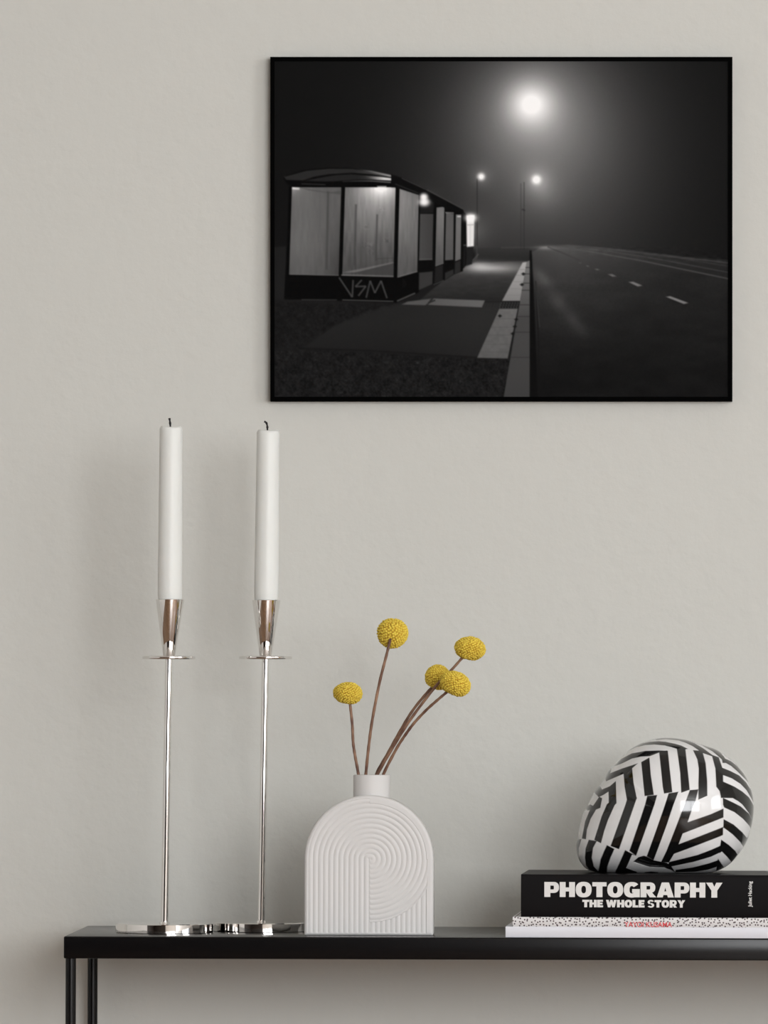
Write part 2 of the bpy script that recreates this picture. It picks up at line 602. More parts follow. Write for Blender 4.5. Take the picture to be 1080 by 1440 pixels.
# ------------------------------------------------------------------ dried yellow button flowers
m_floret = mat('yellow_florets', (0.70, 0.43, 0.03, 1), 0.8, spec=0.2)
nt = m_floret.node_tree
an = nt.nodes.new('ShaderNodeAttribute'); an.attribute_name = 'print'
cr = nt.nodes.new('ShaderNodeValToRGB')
cr.color_ramp.elements[0].color = (0.40, 0.23, 0.02, 1)  # gaps between florets get a darker colour, shade painted in
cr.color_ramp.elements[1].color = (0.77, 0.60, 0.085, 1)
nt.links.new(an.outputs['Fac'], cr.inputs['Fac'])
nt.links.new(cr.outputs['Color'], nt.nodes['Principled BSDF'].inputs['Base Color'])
m_stem = mat('dried_stem', (0.16, 0.075, 0.04, 1), 0.6)
nt = m_stem.node_tree
tc = nt.nodes.new('ShaderNodeTexCoord')
nz = nt.nodes.new('ShaderNodeTexNoise'); nz.inputs['Scale'].default_value = 60
cr = nt.nodes.new('ShaderNodeValToRGB')
cr.color_ramp.elements[0].position = 0.35; cr.color_ramp.elements[0].color = (0.09, 0.035, 0.02, 1)
cr.color_ramp.elements[1].position = 0.7; cr.color_ramp.elements[1].color = (0.30, 0.17, 0.10, 1)
nt.links.new(tc.outputs['Object'], nz.inputs['Vector']); nt.links.new(nz.outputs[0], cr.inputs['Fac'])
nt.links.new(cr.outputs['Color'], nt.nodes['Principled BSDF'].inputs['Base Color'])

bmi = bmesh.new()
bmesh.ops.create_icosphere(bmi, subdivisions=6, radius=1.0)
bmi.verts.ensure_lookup_table()
ICO = np.array([v.co[:] for v in bmi.verts])
me_ico = bpy.data.meshes.new('flower_source')
bmi.to_mesh(me_ico)
bmi.free()


def flower(idx, hx, hy, rx, ry, ang, hd, stem_px, label, tilt=0.0, n_fl=400):
    """head centre (hx, hy) px, semi-axes px, ang deg clockwise; stem_px listed from mouth to head"""
    root_p = at(stem_px[0][0], 1116, stem_px[0][2])
    root = thing('craspedia_flower', label, 'flower', root_p, 'dried yellow button flowers in the vase')
    c = at(hx, hy, hd)
    k = hd / F_PX
    rs = np.random.RandomState(20 + idx)
    i = np.arange(n_fl) + 0.5
    ph = np.arccos(1 - 2 * i / n_fl)
    th = PI * (1 + 5 ** 0.5) * i
    F = np.stack([np.cos(th) * np.sin(ph), np.sin(th) * np.sin(ph), np.cos(ph)], 1)
    F += rs.normal(0, 0.016, F.shape)
    F /= np.linalg.norm(F, axis=1)[:, None]
    fh = rs.uniform(0.7, 1.0, n_fl)
    best = np.full(len(ICO), -2.0)
    bi = np.zeros(len(ICO), int)
    for s0 in range(0, n_fl, 80):
        dts = ICO @ F[s0:s0 + 80].T
        m = dts.max(1)
        am = dts.argmax(1) + s0
        u = m > best
        best[u] = m[u]
        bi[u] = am[u]
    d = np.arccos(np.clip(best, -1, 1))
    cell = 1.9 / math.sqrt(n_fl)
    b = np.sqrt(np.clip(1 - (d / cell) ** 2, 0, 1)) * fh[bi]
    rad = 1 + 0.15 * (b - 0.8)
    # mildly flattened head with a dimple where the stem enters
    pz = ICO[:, 2]
    rad = rad - 0.10 * np.exp(-((1 + pz) / 0.05))
    P = ICO * rad[:, None]
    P[:, 0] *= rx * k
    P[:, 1] *= rx * k
    P[:, 2] *= ry * k
    lump = 1 + 0.03 * np.sin(ICO[:, 0] * 3 + idx * 2) * np.cos(ICO[:, 1] * 2.3 + idx)
    P *= lump[:, None]
    R = Matrix.Rotation(math.radians(ang), 3, 'Y') @ Matrix.Rotation(math.radians(tilt), 3, 'X')
    P = P @ np.array(R).T + np.array(c - root_p)
    me = me_ico.copy()
    me.name = 'flower_head'
    me.vertices.foreach_set('co', P.astype(np.float32).ravel())
    me.update()
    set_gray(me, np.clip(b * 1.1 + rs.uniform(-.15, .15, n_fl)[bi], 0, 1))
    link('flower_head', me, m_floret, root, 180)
    pts = [Vector(root_p)] + [at(x, y, dd) for x, y, dd in stem_px]
    pts = catmull(pts, 8)
    bm = bmesh.new()
    rads = [2.0 * k * (1 + 0.07 * math.sin(j * 1.7 + idx)) * (1.1 - 0.15 * j / len(pts)) for j in range(len(pts))]
    tube(bm, [p - root_p for p in pts], rads, 12)
    bm_obj('stem', bm, m_stem, root, 60)


ND = VD + VT / 2   # depth of the neck axis
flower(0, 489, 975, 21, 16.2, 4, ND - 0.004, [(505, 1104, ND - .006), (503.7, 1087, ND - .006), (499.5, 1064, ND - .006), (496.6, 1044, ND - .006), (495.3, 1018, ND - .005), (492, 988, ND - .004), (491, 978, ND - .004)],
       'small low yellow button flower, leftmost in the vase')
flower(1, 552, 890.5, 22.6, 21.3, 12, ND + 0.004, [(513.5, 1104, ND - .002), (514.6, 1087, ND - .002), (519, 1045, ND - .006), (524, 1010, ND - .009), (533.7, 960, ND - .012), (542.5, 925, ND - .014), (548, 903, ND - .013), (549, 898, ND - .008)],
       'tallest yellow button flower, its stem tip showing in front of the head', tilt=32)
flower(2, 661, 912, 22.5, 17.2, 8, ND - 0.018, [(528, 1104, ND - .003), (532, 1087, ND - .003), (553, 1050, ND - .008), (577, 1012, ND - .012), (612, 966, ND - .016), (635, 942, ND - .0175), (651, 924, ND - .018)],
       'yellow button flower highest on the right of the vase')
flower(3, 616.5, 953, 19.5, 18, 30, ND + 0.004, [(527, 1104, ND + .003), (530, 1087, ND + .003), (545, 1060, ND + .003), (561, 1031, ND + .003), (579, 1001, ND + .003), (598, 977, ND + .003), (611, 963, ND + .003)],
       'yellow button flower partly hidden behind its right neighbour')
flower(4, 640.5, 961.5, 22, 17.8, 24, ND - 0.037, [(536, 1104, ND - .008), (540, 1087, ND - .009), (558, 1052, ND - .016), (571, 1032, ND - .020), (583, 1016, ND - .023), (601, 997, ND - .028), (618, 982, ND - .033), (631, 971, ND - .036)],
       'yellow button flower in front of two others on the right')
bpy.data.meshes.remove(me_ico)

# ------------------------------------------------------------------ books
m_bookblack = mat('black_book_cloth', (0.006, 0.0052, 0.0055, 1), 0.38, spec=0.05)
m_pages = mat('page_block', (0.62, 0.60, 0.56, 1), 0.85)
nt = m_pages.node_tree
tc = nt.nodes.new('ShaderNodeTexCoord'); wv = nt.nodes.new('ShaderNodeTexNoise'); mp = nt.nodes.new('ShaderNodeMapping')
mp.inputs['Scale'].default_value = (3, 3, 3000)
bp = nt.nodes.new('ShaderNodeBump'); bp.inputs['Strength'].default_value = 0.3; bp.inputs['Distance'].default_value = 0.0004
nt.links.new(tc.outputs['Object'], mp.inputs[0]); nt.links.new(mp.outputs[0], wv.inputs['Vector'])
nt.links.new(wv.outputs[0], bp.inputs['Height']); nt.links.new(bp.outputs['Normal'], nt.nodes['Principled BSDF'].inputs['Normal'])
m_bookwhite = mat('white_book_cover', (0.70, 0.71, 0.76, 1), 0.45)
m_letters = mat('white_foil_lettering', (0.66, 0.65, 0.63, 1), 0.5)
m_red = mat('red_lettering', (0.62, 0.06, 0.07, 1), 0.5)
m_dots = mat('dotted_cover', (0.7, 0.7, 0.7, 1), 0.45)
nt = m_dots.node_tree
tc = nt.nodes.new('ShaderNodeTexCoord')
mp = nt.nodes.new('ShaderNodeMapping'); mp.inputs['Rotation'].default_value = (PI / 2, 0, 0)
vo = nt.nodes.new('ShaderNodeTexVoronoi'); vo.inputs['Scale'].default_value = 330; vo.inputs['Randomness'].default_value = 0.85
vo.voronoi_dimensions = '2D'
cr = nt.nodes.new('ShaderNodeValToRGB')
cr.color_ramp.elements[0].position = 0.20; cr.color_ramp.elements[0].color = (0.05, 0.03, 0.035, 1)
cr.color_ramp.elements[1].position = 0.30; cr.color_ramp.elements[1].color = (0.70, 0.69, 0.69, 1)
nt.links.new(tc.outputs['Object'], mp.inputs[0]); nt.links.new(mp.outputs[0], vo.inputs['Vector'])
nt.links.new(vo.outputs['Distance'], cr.inputs['Fac']); nt.links.new(cr.outputs['Color'], nt.nodes['Principled BSDF'].inputs['Base Color'])

BD = D_FRONT + 0.003
BOOK_TURN = -math.radians(2.4)
SPIN = []


def book(name, label, x_px, x1_m, z0, z1, depth, cover, board=0.002, round_spine=0.0):
    x0 = at(x_px, 1280, BD).x
    x1 = x1_m
    y0, y1 = yd(BD), yd(BD) + depth
    root = thing(name, label, 'book', ((x0 + x1) / 2, (y0 + y1) / 2, z0), 'books stacked flat on the table')
    # cover: spine + two boards as one bent C section
    bm = bmesh.new()
    n = 10
    H = z1 - z0
    outer = [(y1, z0)]
    for i in range(n + 1):
        a = -PI / 2 + PI * i / n
        outer.append((y0 + round_spine - round_spine * math.cos(a), z0 + H / 2 + H / 2 * math.sin(a)) if round_spine > 0 else (y0, z0 + H * i / n))
    outer.append((y1, z1))
    if round_spine == 0:
        outer = [(y1, z0), (y0 + .0006, z0), (y0, z0 + .0006), (y0, z1 - .0006), (y0 + .0006, z1), (y1, z1)]
        inner = [(y1, z0 + board), (y0 + board, z0 + board), (y0 + board, z0 + board + .0001), (y0 + board, z1 - board - .0001), (y0 + board, z1 - board), (y1, z1 - board)]
    else:
        inner = [(y1, z0 + board)] + [(y0 + board + round_spine - round_spine * math.cos(-PI / 2 + PI * i / n), z0 + H / 2 + (H / 2 - board) * math.sin(-PI / 2 + PI * i / n)) for i in range(n + 1)] + [(y1, z1 - board)]
    vs = []
    for x in (x0, x1):
        vs.append(([bm.verts.new((x, y, z)) for y, z in outer], [bm.verts.new((x, y, z)) for y, z in inner]))
    (o0, i0), (o1, i1) = vs
    m = len(outer)
    for k in range(m - 1):
        bm.faces.new((o0[k], o0[k + 1], o1[k + 1], o1[k]))
        bm.faces.new((i0[k], i1[k], i1[k + 1], i0[k + 1]))
        bm.faces.new((o0[k], i0[k], i0[k + 1], o0[k + 1]))
        bm.faces.new((o1[k], o1[k + 1], i1[k + 1], i1[k]))
    for k in (0, m - 1):
        bm.faces.new((o0[k], o1[k], i1[k], i0[k]))
    local(root, bm)
    bm_obj('cover', bm, cover, root, 45)
    bm = bmesh.new()
    ins = min(0.003, 0.0015 + board)
    box(bm, x0 + ins, x1 - ins, y0 + board + .0002, y1 - ins, z0 + board, z1 - board)
    local(root, bm)
    bm_obj('pages', bm, m_pages, root)
    # the stack is turned a little on the table, about its near left corner
    c_, s_ = math.cos(BOOK_TURN), math.sin(BOOK_TURN)
    ox, oy = root.location.x - x0, root.location.y - y0
    SPIN.append((root, Vector((x0 + ox * c_ - oy * s_, y0 + ox * s_ + oy * c_, root.location.z))))
    return root, y0


bx_end = at(1087, 1280, BD).x
kB = BD / F_PX
zb3 = TABLE_Z + 0.0002
zb3t = zb3 + 15.2 * kB
zb2t = zb3t + 13.6 * kB
zb1t = at(900, 1230.0, BD).z
white_book, _ = book('paperback_book', 'plain white thin book at the bottom of the stack', 711, bx_end + .022, zb3, zb3t, 0.215, m_bookwhite, 0.0016)
dot_book, y_dot = book('paperback_book', 'thin white book with small black dots and red lettering, middle of the stack', 721, bx_end + .015, zb3t, zb2t, 0.205, m_dots, 0.0008)
big_book, y_big = book('hardcover_book', 'thick black photography book on top of the stack with heavy white title', 732.5, bx_end, zb2t, zb1t, 0.178, m_bookblack, 0.0025, 0.0012)

# --- heavy lettering drawn as outlines


def ring(cx, cy, rx, ry, tx, ty, a0=0, a1=360, n=40, p=2.4):
    """strip between two superellipses, counter-clockwise, as convex quads"""
    def pt(a, rx, ry):
        c, s = math.cos(a), math.sin(a)
        return (cx + rx * math.copysign(abs(c) ** (2 / p), c), cy + ry * math.copysign(abs(s) ** (2 / p), s))
    q = []
    A = [math.radians(a0 + (a1 - a0) * i / n) for i in range(n + 1)]
    for a, b in zip(A, A[1:]):
        q.append([pt(a, rx, ry), pt(b, rx, ry), pt(b, rx - tx, ry - ty), pt(a, rx - tx, ry - ty)])
    return q


S_ = 0.36


def rect(x0, y0, x1, y1):
    return [(x0, y0), (x1, y0), (x1, y1), (x0, y1)]


GL = {
    'P': (0.98, [rect(0, 0, .40, 1), rect(.36, .76, .62, 1), rect(.36, .27, .62, .5)] + ring(.60, .635, .38, .365, .34, .235, -90, 90)),
    'H': (1.02, [rect(0, 0, .39, 1), rect(.63, 0, 1.02, 1), rect(.3, .37, .7, .64)]),
    'O': (1.06, ring(.53, .5, .53, .52, .375, .27)),
    'T': (0.95, [rect(.275, 0, .675, 1), rect(0, .72, .95, 1)]),
    'G': (1.06, ring(.53, .5, .53, .52, .375, .27, 40, 335) + [rect(.55, .30, 1.06, .55), rect(.72, .0, 1.06, .5)]),
    'R': (1.04, [rect(0, 0, .40, 1), rect(.36, .76, .62, 1), rect(.36, .30, .62, .52)] + ring(.60, .65, .39, .35, .34, .225, -90, 90) + [[(.34, .40), (.70, .40), (1.05, 0), (.62, 0)]]),
    'A': (1.14, [[(0, 0), (.40, 0), (.66, 1), (.33, 1)], [(.74, 0), (1.14, 0), (.81, 1), (.48, 1)], rect(.28, .16, .86, .40)]),
    'Y': (1.10, [rect(.355, 0, .745, .46), [(0, 1), (.42, 1), (.70, .40), (.40, .40)], [(1.10, 1), (.68, 1), (.40, .40), (.70, .40)]]),
    'E': (0.84, [rect(0, 0, .39, 1), rect(0, .74, .82, 1), rect(0, .38, .76, .62), rect(0, 0, .84, .26)]),
    'L': (0.80, [rect(0, 0, .39, 1), rect(0, 0, .80, .28)]),
    'W': (1.50, [[(0, 1), (.38, 1), (.62, 0), (.27, 0)], [(.27, 0), (.62, 0), (.93, 1), (.62, 1)], [(.57, 1), (.90, 1), (1.23, 0), (.88, 0)], [(.88, 0), (1.23, 0), (1.50, 1), (1.12, 1)]]),
    'S': (0.94, ring(.47, .725, .45, .295, .30, .19, 20, 250, p=2.1) + ring(.47, .285, .47, .305, .31, .19, -160, 95, p=2.1)),
    ' ': (0.30, []),
}


def heavy_text(name, txt, px0, px1, py_top, py_bot, parent, y, material, gap=0.05):
    tot = sum(GL[c][0] for c in txt) + gap * (len(txt) - 1)
    p0 = at(px0, py_bot, BD)
    p1 = at(px1, py_top, BD)
    sx = (p1.x - p0.x) / tot
    sz = (at(px0, py_top, BD).z - p0.z)
    bm = bmesh.new()
    x = 0
    lift = 0.0
    for c in txt:
        w, polys = GL[c]
        for q in polys:
            lift += 2.5e-6
            f = [bm.verts.new((p0.x + (x + a) * sx, y - .0003 - lift, p0.z + b * sz)) for a, b in q]
            g = [bm.verts.new((v.co.x, y + .0004, v.co.z)) for v in f]
            n = len(f)
            bm.faces.new(f)
            bm.faces.new(g[::-1])
            for k in range(n):
                bm.faces.new((f[k], g[k], g[(k + 1) % n], f[(k + 1) % n]))
        x += w + gap
    local(parent, bm)
    return bm_obj(name, bm, material, parent)


heavy_text('title_lettering', 'PHOTOGRAPHY', 765.5, 1016, 1240.2, 1261.2, big_book, y_big, m_letters)
heavy_text('subtitle_lettering', 'THE WHOLE STORY', 819, 963.5, 1265.2, 1275.6, big_book, y_big, m_letters, 0.06)


def font_text(name, txt, center, width, height, parent, y, material, offset=0.0, rot=0.0):
    cu = bpy.data.curves.new(name, 'FONT')
    cu.body = txt
    cu.align_x = 'CENTER'
    cu.align_y = 'CENTER'
    cu.offset = offset
    cu.extrude = 0.01
    o = bpy.data.objects.new(name, cu)
    scene.collection.objects.link(o)
    dg = bpy.context.evaluated_depsgraph_get()
    dg.update()
    me = bpy.data.meshes.new_from_object(o.evaluated_get(dg))
    bpy.data.objects.remove(o)
    co = np.array([v.co[:] for v in me.vertices])
    mn, mx = co.min(0), co.max(0)
    co = (co - (mn + mx) / 2) / (mx - mn)
    X_, Z_ = co[:, 0] * width, co[:, 1] * height
    c, s = math.cos(rot), math.sin(rot)
    V = np.stack([center.x + X_ * c - Z_ * s, y + co[:, 2] * -0.0006, center.z + X_ * s + Z_ * c], 1) - np.array(parent.location)
    me.vertices.foreach_set('co', V.astype(np.float32).ravel())
    me.name = name
    me.materials.clear()
    me.update()
    return link(name, me, material, parent)


font_text('author_lettering', 'Juliet Hacking', at(1055.3, 1257, BD), 36 * kB, 6.6 * kB, big_book, y_big, m_letters, 0.02, PI / 2)
font_text('red_lettering', 'YAYOI KUSAMA', at(911.5, 1299.8, BD), 67 * kB, 7.4 * kB, dot_book, y_dot, m_red, 0.012)

for root, where in SPIN:
    root.location = where
    root.rotation_euler = (0, 0, BOOK_TURN)

# ------------------------------------------------------------------ striped helmet-like ornament on the books
HD = BD + 0.088


def qA(*p): return [(800 + x / 8, 1030 + y / 8) for x, y in p]
def qB(*p): return [(935 + x / 8, 1030 + y / 8) for x, y in p]
def qC(*p): return [(800 + x / 8, 1130 + y / 8) for x, y in p]
def qD(*p): return [(935 + x / 8, 1130 + y / 8) for x, y in p]


outline = qC((85, 480), (100, 400), (110, 310), (160, 120), (200, 50)) + qA((235, 765), (290, 665), (345, 595), (415, 490), (468, 400), (515, 365), (580, 290), (655, 215), (750, 152), (850, 105), (980, 70)) + \
    qB((0, 60), (150, 68), (300, 98), (450, 148)) + [(1005, 1053), (1014, 1058), (1023, 1064), (1034, 1073), (1046, 1088), (1055, 1106), (1059, 1124), (1059.6, 1141), (1057, 1160), (1052, 1178), (1045, 1192), (1037, 1203), (1028, 1213), (1018, 1220), (1006, 1225), (985, 1229), (930, 1230), (870, 1229), (842, 1227)] + \
    qC((215, 745), (150, 690), (100, 600))
HCX, HCY = 935.0, 1140.0
ocat = catmull([(x, y, 0) for x, y in outline], 8, closed=True)
oa = np.array([math.atan2(p.y - HCY, p.x - HCX) for p in ocat])
orr = np.array([math.hypot(p.y - HCY, p.x - HCX) for p in ocat])
o_ = np.argsort(oa)
oa, orr = oa[o_], orr[o_]
NPH, NT = 1000, 230
ph = np.linspace(-PI, PI, NPH, endpoint=False)
rad = np.interp(ph, np.r_[oa - 2 * PI, oa, oa + 2 * PI], np.r_[orr, orr, orr])
tt = np.linspace(0.0, PI / 2, NT)
rr = np.sin(tt)
PX = HCX + rr[:, None] * rad[None, :] * np.cos(ph)[None, :]
PY = HCY + rr[:, None] * rad[None, :] * np.sin(ph)[None, :]
# paint the stripes on a canvas in the object's own side-view coordinates
cv = Canvas(800, 1070, 1030, 1235, 1081, 821)
cv.A[:] = 1.0
BL = [
    # crown sweeps
    [(921, 1039.5), (935, 1037.0), (950, 1037.6), (963, 1040.2), (975, 1044.6), (988, 1052.4), (1000, 1061.5), (999, 1063), (986.5, 1058.6), (982, 1055.8), (972, 1048.7), (962, 1043.9), (953, 1041), (935, 1039.3), (922, 1040.5)],
    [(986, 1045), (1005, 1053.2), (1011, 1057), (1016.5, 1063.5), (1018, 1066.3), (1026, 1069.6), (1036, 1077), (1046, 1089), (1051, 1098), (1050, 1098.5), (1045, 1093.5), (1035, 1084), (1026, 1076.3), (1018.5, 1072.3), (1013.8, 1072.2), (1013.2, 1067.7), (1008.5, 1063.2), (1000, 1056), (988, 1049)],
    qA((640, 225), (720, 165), (800, 125), (900, 105), (1000, 98), (1080, 104), (1100, 140), (1090, 147), (950, 135), (850, 141), (750, 166), (655, 215)),
    qB((-5, 104), (100, 125), (170, 145), (245, 182), (215, 187), (120, 183), (60, 163), (-5, 148)),
    # right-hand sweeps
    qB((600, 395), (625, 390), (720, 428), (820, 478), (900, 556), (960, 645), (985, 740), (1000, 800), (960, 735), (900, 640), (830, 570), (730, 508), (630, 472), (600, 460)),
    qB((625, 545), (635, 545), (760, 600), (850, 655), (930, 722), (980, 800), (1010, 880), (1010, 1010), (985, 1000), (930, 900), (850, 800), (800, 762)) + qB((740, 728), (630, 725), (625, 640)),
    qB((625, 722), (740, 775), (830, 820), (930, 905), (975, 985), (995, 1060), (975, 1100), (940, 1045), (860, 962), (760, 885), (640, 830), (628, 800)),
    qD((635, 160), (750, 222), (850, 308), (915, 382), (970, 300), (950, 400), (885, 492), (830, 420), (740, 332), (640, 258), (632, 260)),
    qD((610, 388), (700, 450), (780, 522), (820, 585), (748, 657), (680, 582), (620, 523), (595, 545), (600, 460)),
    qD((580, 603), (662, 715), (590, 770), (570, 762), (570, 700)),
    # chevrons left of the ridge
    qD((150, 225), (230, 195), (490, 105), (634, 42), (634, 142), (180, 320), (90, 350)),
    qD((135, 440), (632, 247), (630, 338), (600, 352), (80, 552), (30, 560)),
    qD((35, 642), (350, 560), (500, 502), (606, 455), (622, 525), (500, 582), (300, 642), (60, 695), (20, 690)),
    qD((110, 735), (300, 705), (480, 657), (590, 618), (572, 700), (480, 731), (330, 756), (110, 765)),
    # long diagonals of the middle field
    [(967.0, 1109.8), (979, 1108.6), (974.8, 1125), (969.6, 1138), (964.0, 1154.5), (957.5, 1169.8), (952, 1185), (945.8, 1198.6), (939.2, 1211), (927.8, 1211), (935, 1195), (959.4, 1130)],
    [(937.6, 1114.2), (951.2, 1112), (944.4, 1130), (935, 1158.4), (917.6, 1208), (907.9, 1202.3), (932.5, 1130)],
    [(908, 1118), (921.8, 1116.6), (918.1, 1130), (893.2, 1201.8), (883.6, 1194.8), (905, 1130)],
    [(880, 1123.4), (894, 1120.5), (890.6, 1130), (869.4, 1192.6), (857.5, 1188.2), (878, 1130)],
    [(855, 1128), (865.5, 1127), (863.8, 1130), (853.8, 1152.5), (848.8, 1167.5), (844.4, 1184.6), (835, 1180), (838.8, 1167.5), (845, 1147.5), (852.5, 1130)],
    [(842, 1120), (846, 1122), (843.4, 1135.5), (837.5, 1138), (830, 1151), (825, 1166), (823.6, 1179.6), (818, 1178.8), (822.5, 1155), (828.8, 1139), (825.6, 1139.6), (823.5, 1136), (829, 1131), (833.5, 1132.8)],
    # upper field verticals
    qA((330, 600), (342, 593), (368, 640), (455, 600), (520, 543), (526, 790), (500, 815), (440, 800), (438, 662), (380, 700), (330, 725), (285, 675)),
    qA((405, 520), (440, 440), (478, 400), (458, 460), (520, 432), (600, 400), (765, 343), (700, 400), (715, 560), (750, 735), (640, 752), (615, 600), (605, 463), (520, 500), (412, 548)),
    qA((500, 385), (580, 300), (700, 235), (850, 206), (1000, 200), (1090, 203), (1085, 222), (1000, 224), (895, 265), (800, 270), (700, 292), (590, 347), (515, 378)),
    qA((800, 330), (892, 278), (905, 470), (937, 692), (835, 707), (815, 500)),
    qA((1000, 222), (1085, 200), (1100, 205)) + qB((18, 205), (35, 400), (62, 662), (-30, 678)) + qA((1035, 600)),
    qB((118, 178), (215, 180), (225, 300), (256, 634), (160, 668), (150, 450)),
    qB((300, 196), (380, 202), (410, 222), (438, 340), (452, 540), (452, 700), (350, 745), (352, 560), (358, 400), (345, 300)),
    qB((380, 202), (400, 180), (520, 250), (590, 275), (626, 390), (632, 470), (632, 722), (605, 727), (590, 650), (552, 600), (545, 400), (512, 260), (410, 224)),
    # lower left field
    qC((78, 480), (98, 402), (140, 397), (110, 500), (115, 600), (150, 690), (215, 745), (240, 790), (150, 760), (80, 640)),
    qC((220, 400), (310, 412), (268, 490), (255, 600), (280, 700), (325, 755), (330, 790), (240, 790), (232, 745), (190, 690), (178, 600), (185, 500)),
    qC((420, 455), (505, 497), (462, 600), (430, 700), (425, 790), (325, 790), (350, 620), (390, 520)),
    qC((622, 508), (745, 573), (700, 562), (640, 715), (760, 760), (760, 790), (520, 790), (522, 750), (560, 660)),
    # opening, its inner shade painted black
    qC((715, 640), (770, 590), (830, 572), (865, 582), (945, 625), (1090, 652)) + qD((60, 690), (115, 770), (60, 735), (0, 715)) + qC((1060, 708), (900, 702), (800, 670)),
    qC((850, 764), (920, 756), (1000, 764), (1000, 790), (850, 790)),
]
for p in BL:
    cv.poly(p, 0.0, 0.45)
nx_, ny_ = 1081, 821
gx = np.clip((PX - 800) / 270 * (nx_ - 1), 0, nx_ - 1.001)
gy = np.clip((PY - 1030) / 205 * (ny_ - 1), 0, ny_ - 1.001)
ix, iy = gx.astype(int), gy.astype(int)
fx, fy = gx - ix, gy - iy
samp = (cv.A[iy, ix] * (1 - fx) + cv.A[iy, ix + 1] * fx) * (1 - fy) + (cv.A[iy + 1, ix] * (1 - fx) + cv.A[iy + 1, ix + 1] * fx) * fy
kH = HD / F_PX
ORG = at(HCX, HCY, HD)
X = (PX - HCX) * kH
Z = -(PY - HCY) * kH
prof_d = np.cos(tt) ** 0.80
TH = 0.080
# fuller towards the crown side, slimmer towards the lower left
full = 1.0 + 0.10 * np.clip((PX - HCX) / 120, -1, 1)
Yf = -prof_d[:, None] * TH * full
# the opening is only a shallow dent; its darkness is painted
oc = Canvas(800, 1070, 1030, 1235, 1081, 821)
oc.poly(qC((735, 640), (775, 600), (830, 582), (862, 592), (940, 632), (1060, 660)) + qD((30, 690), (0, 705)) + qC((1060, 698), (900, 692), (810, 664)), 1.0, 1.2)
hol = (oc.A[iy, ix])
Yf = Yf + 0.006 * hol
# flat foot on the book
zmin = zb1t + 0.0003 - ORG.z
Z = np.maximum(Z, zmin)
front = np.stack([X, Yf, Z], -1)
back = np.stack([X, prof_d[:, None] * TH * 0.95 + 0 * X, Z], -1)[::-1][1:]
V = np.concatenate([front.reshape(-1, 3), back[::3].reshape(-1, 3)])
val = np.concatenate([samp.reshape(-1), samp[::-1][1:][::3].reshape(-1)])
nrows = NT + len(back[::3])
me = grid_mesh('striped_helmet', V, NPH, nrows, wrap_u=True)
set_gray(me, 0.006 + 0.70 * val)
m_glaze = attr_mat('glossy_striped_glaze', 'print', rough=0.09, spec=0.55)
helmet = link('striped_helmet', me, m_glaze, None, 180)
helmet.location = ORG
tag(helmet, 'glossy rounded helmet with black and white dazzle stripes resting on the black book', 'helmet')

# ------------------------------------------------------------------ framed night photograph
FD = -CAM_Y - 0.014
kF = FD / F_PX
AX0, AX1, AY0, AY1 = 385.5, 1024.5, 85.5, 558.5
cv = Canvas(AX0, AX1, AY0, AY1, 792, 586)
X, Y = cv.X, cv.Y
cv.A[:] = 21
cv.A += 4 * np.exp(-((X - 700) / 260.0) ** 2)
# fog glow round the big lamp
r1 = np.hypot(X - 748, Y - 147)
r2 = np.hypot(X - 764, (Y - 185) * 0.95)
r3 = np.hypot((X - 772), (Y - 235) * 0.9)
cv.A += 62 * np.exp(-(r1 / 70) ** 1.6) + 52 * np.exp(-(r2 / 112) ** 1.7) + 34 * np.exp(-(r3 / 180) ** 2)
core = 255 * np.exp(-(np.hypot(X - 747, (Y - 146.5) * 1.03) / 29) ** 1.75)
cv.A = np.maximum(cv.A, 0) + core * (1 - np.clip(cv.A, 0, 255) / 300)
for cx, cy, w, a in ((676.7, 248.3, 12, 40), (755, 254, 15, 70), (766, 272, 26, 26), (665, 325, 22, 40), (597, 284, 14, 30)):
    cv.glow(cx, cy, w, w, a, 1.5)
SKY = cv.A.copy()
HOR = 348
# ground base
cv.poly([(380, 352), (600, 350), (1030, 366), (1030, 565), (380, 565)], lambda x, y: 29 - 5 * np.clip((x - 900) / 130, 0, 1), 6, 1.0)
# hedge and dark mass on the left
cv.poly([(380, 348), (402, 346), (402, 426), (380, 428)], 33, 1.5)
# dark far bank
cv.poly([(668, 350), (690, 349), (745, 348), (745, 368), (668, 371)], lambda x, y: 52 - 10 * np.clip((y - 352) / 12, 0, 1), 2.2)
cv.line([(705, 348), (764, 347.6)], 1.4, 76, 1.1, .7)
# platform asphalt
cv.poly([(585, 426), (610, 405), (640, 382), (668, 369), (741, 367), (706, 424)], lambda x, y: 66 - 26 * np.clip((y - 372) / 50, 0, 1) + 5 * vnoise(x * .3, y, 3, 41), 1.2)
cv.glow(694, 377, 38, 7, 100, 1.7)
cv.glow(672, 374, 16, 7, 60, 2)
# asphalt patch left and gravel
cv.poly([(380, 420), (600, 424), (705, 424), (672, 503), (425, 490), (380, 492)], 31, 2.5)
cv.poly([(425, 490), (470, 458), (520, 436), (560, 426), (705, 425), (671, 503)], lambda x, y: 38 + 6 * np.clip((x - 560) / 110, 0, 1) - 5 * np.clip((y - 455) / 40, 0, 1), 1.2)
cv.line([(420, 489.5), (520, 493), (672, 502.5)], 1.8, 20, 1.2, .75)
gm = (Y > 420) & (X < 742)
gn = vnoise(X, Y, 2.2, 1) + 0.7 * vnoise(X, Y, 1.2, 2) + 0.6 * vnoise(X, Y, 6, 3)
sel, a, x, y = cv.cover([(380, 494), (425, 491), (671, 504), (718, 504), (708, 565), (380, 565)], 2)
cv.A[sel] += (gn[sel] * 15 + 22 * np.clip(gn[sel] - .55, 0, 1) - 0) * a
sel, a, x, y = cv.cover([(380, 424), (560, 427), (470, 457), (425, 489), (380, 489)], 4)
cv.A[sel] += (gn[sel] * 10 - 3) * a
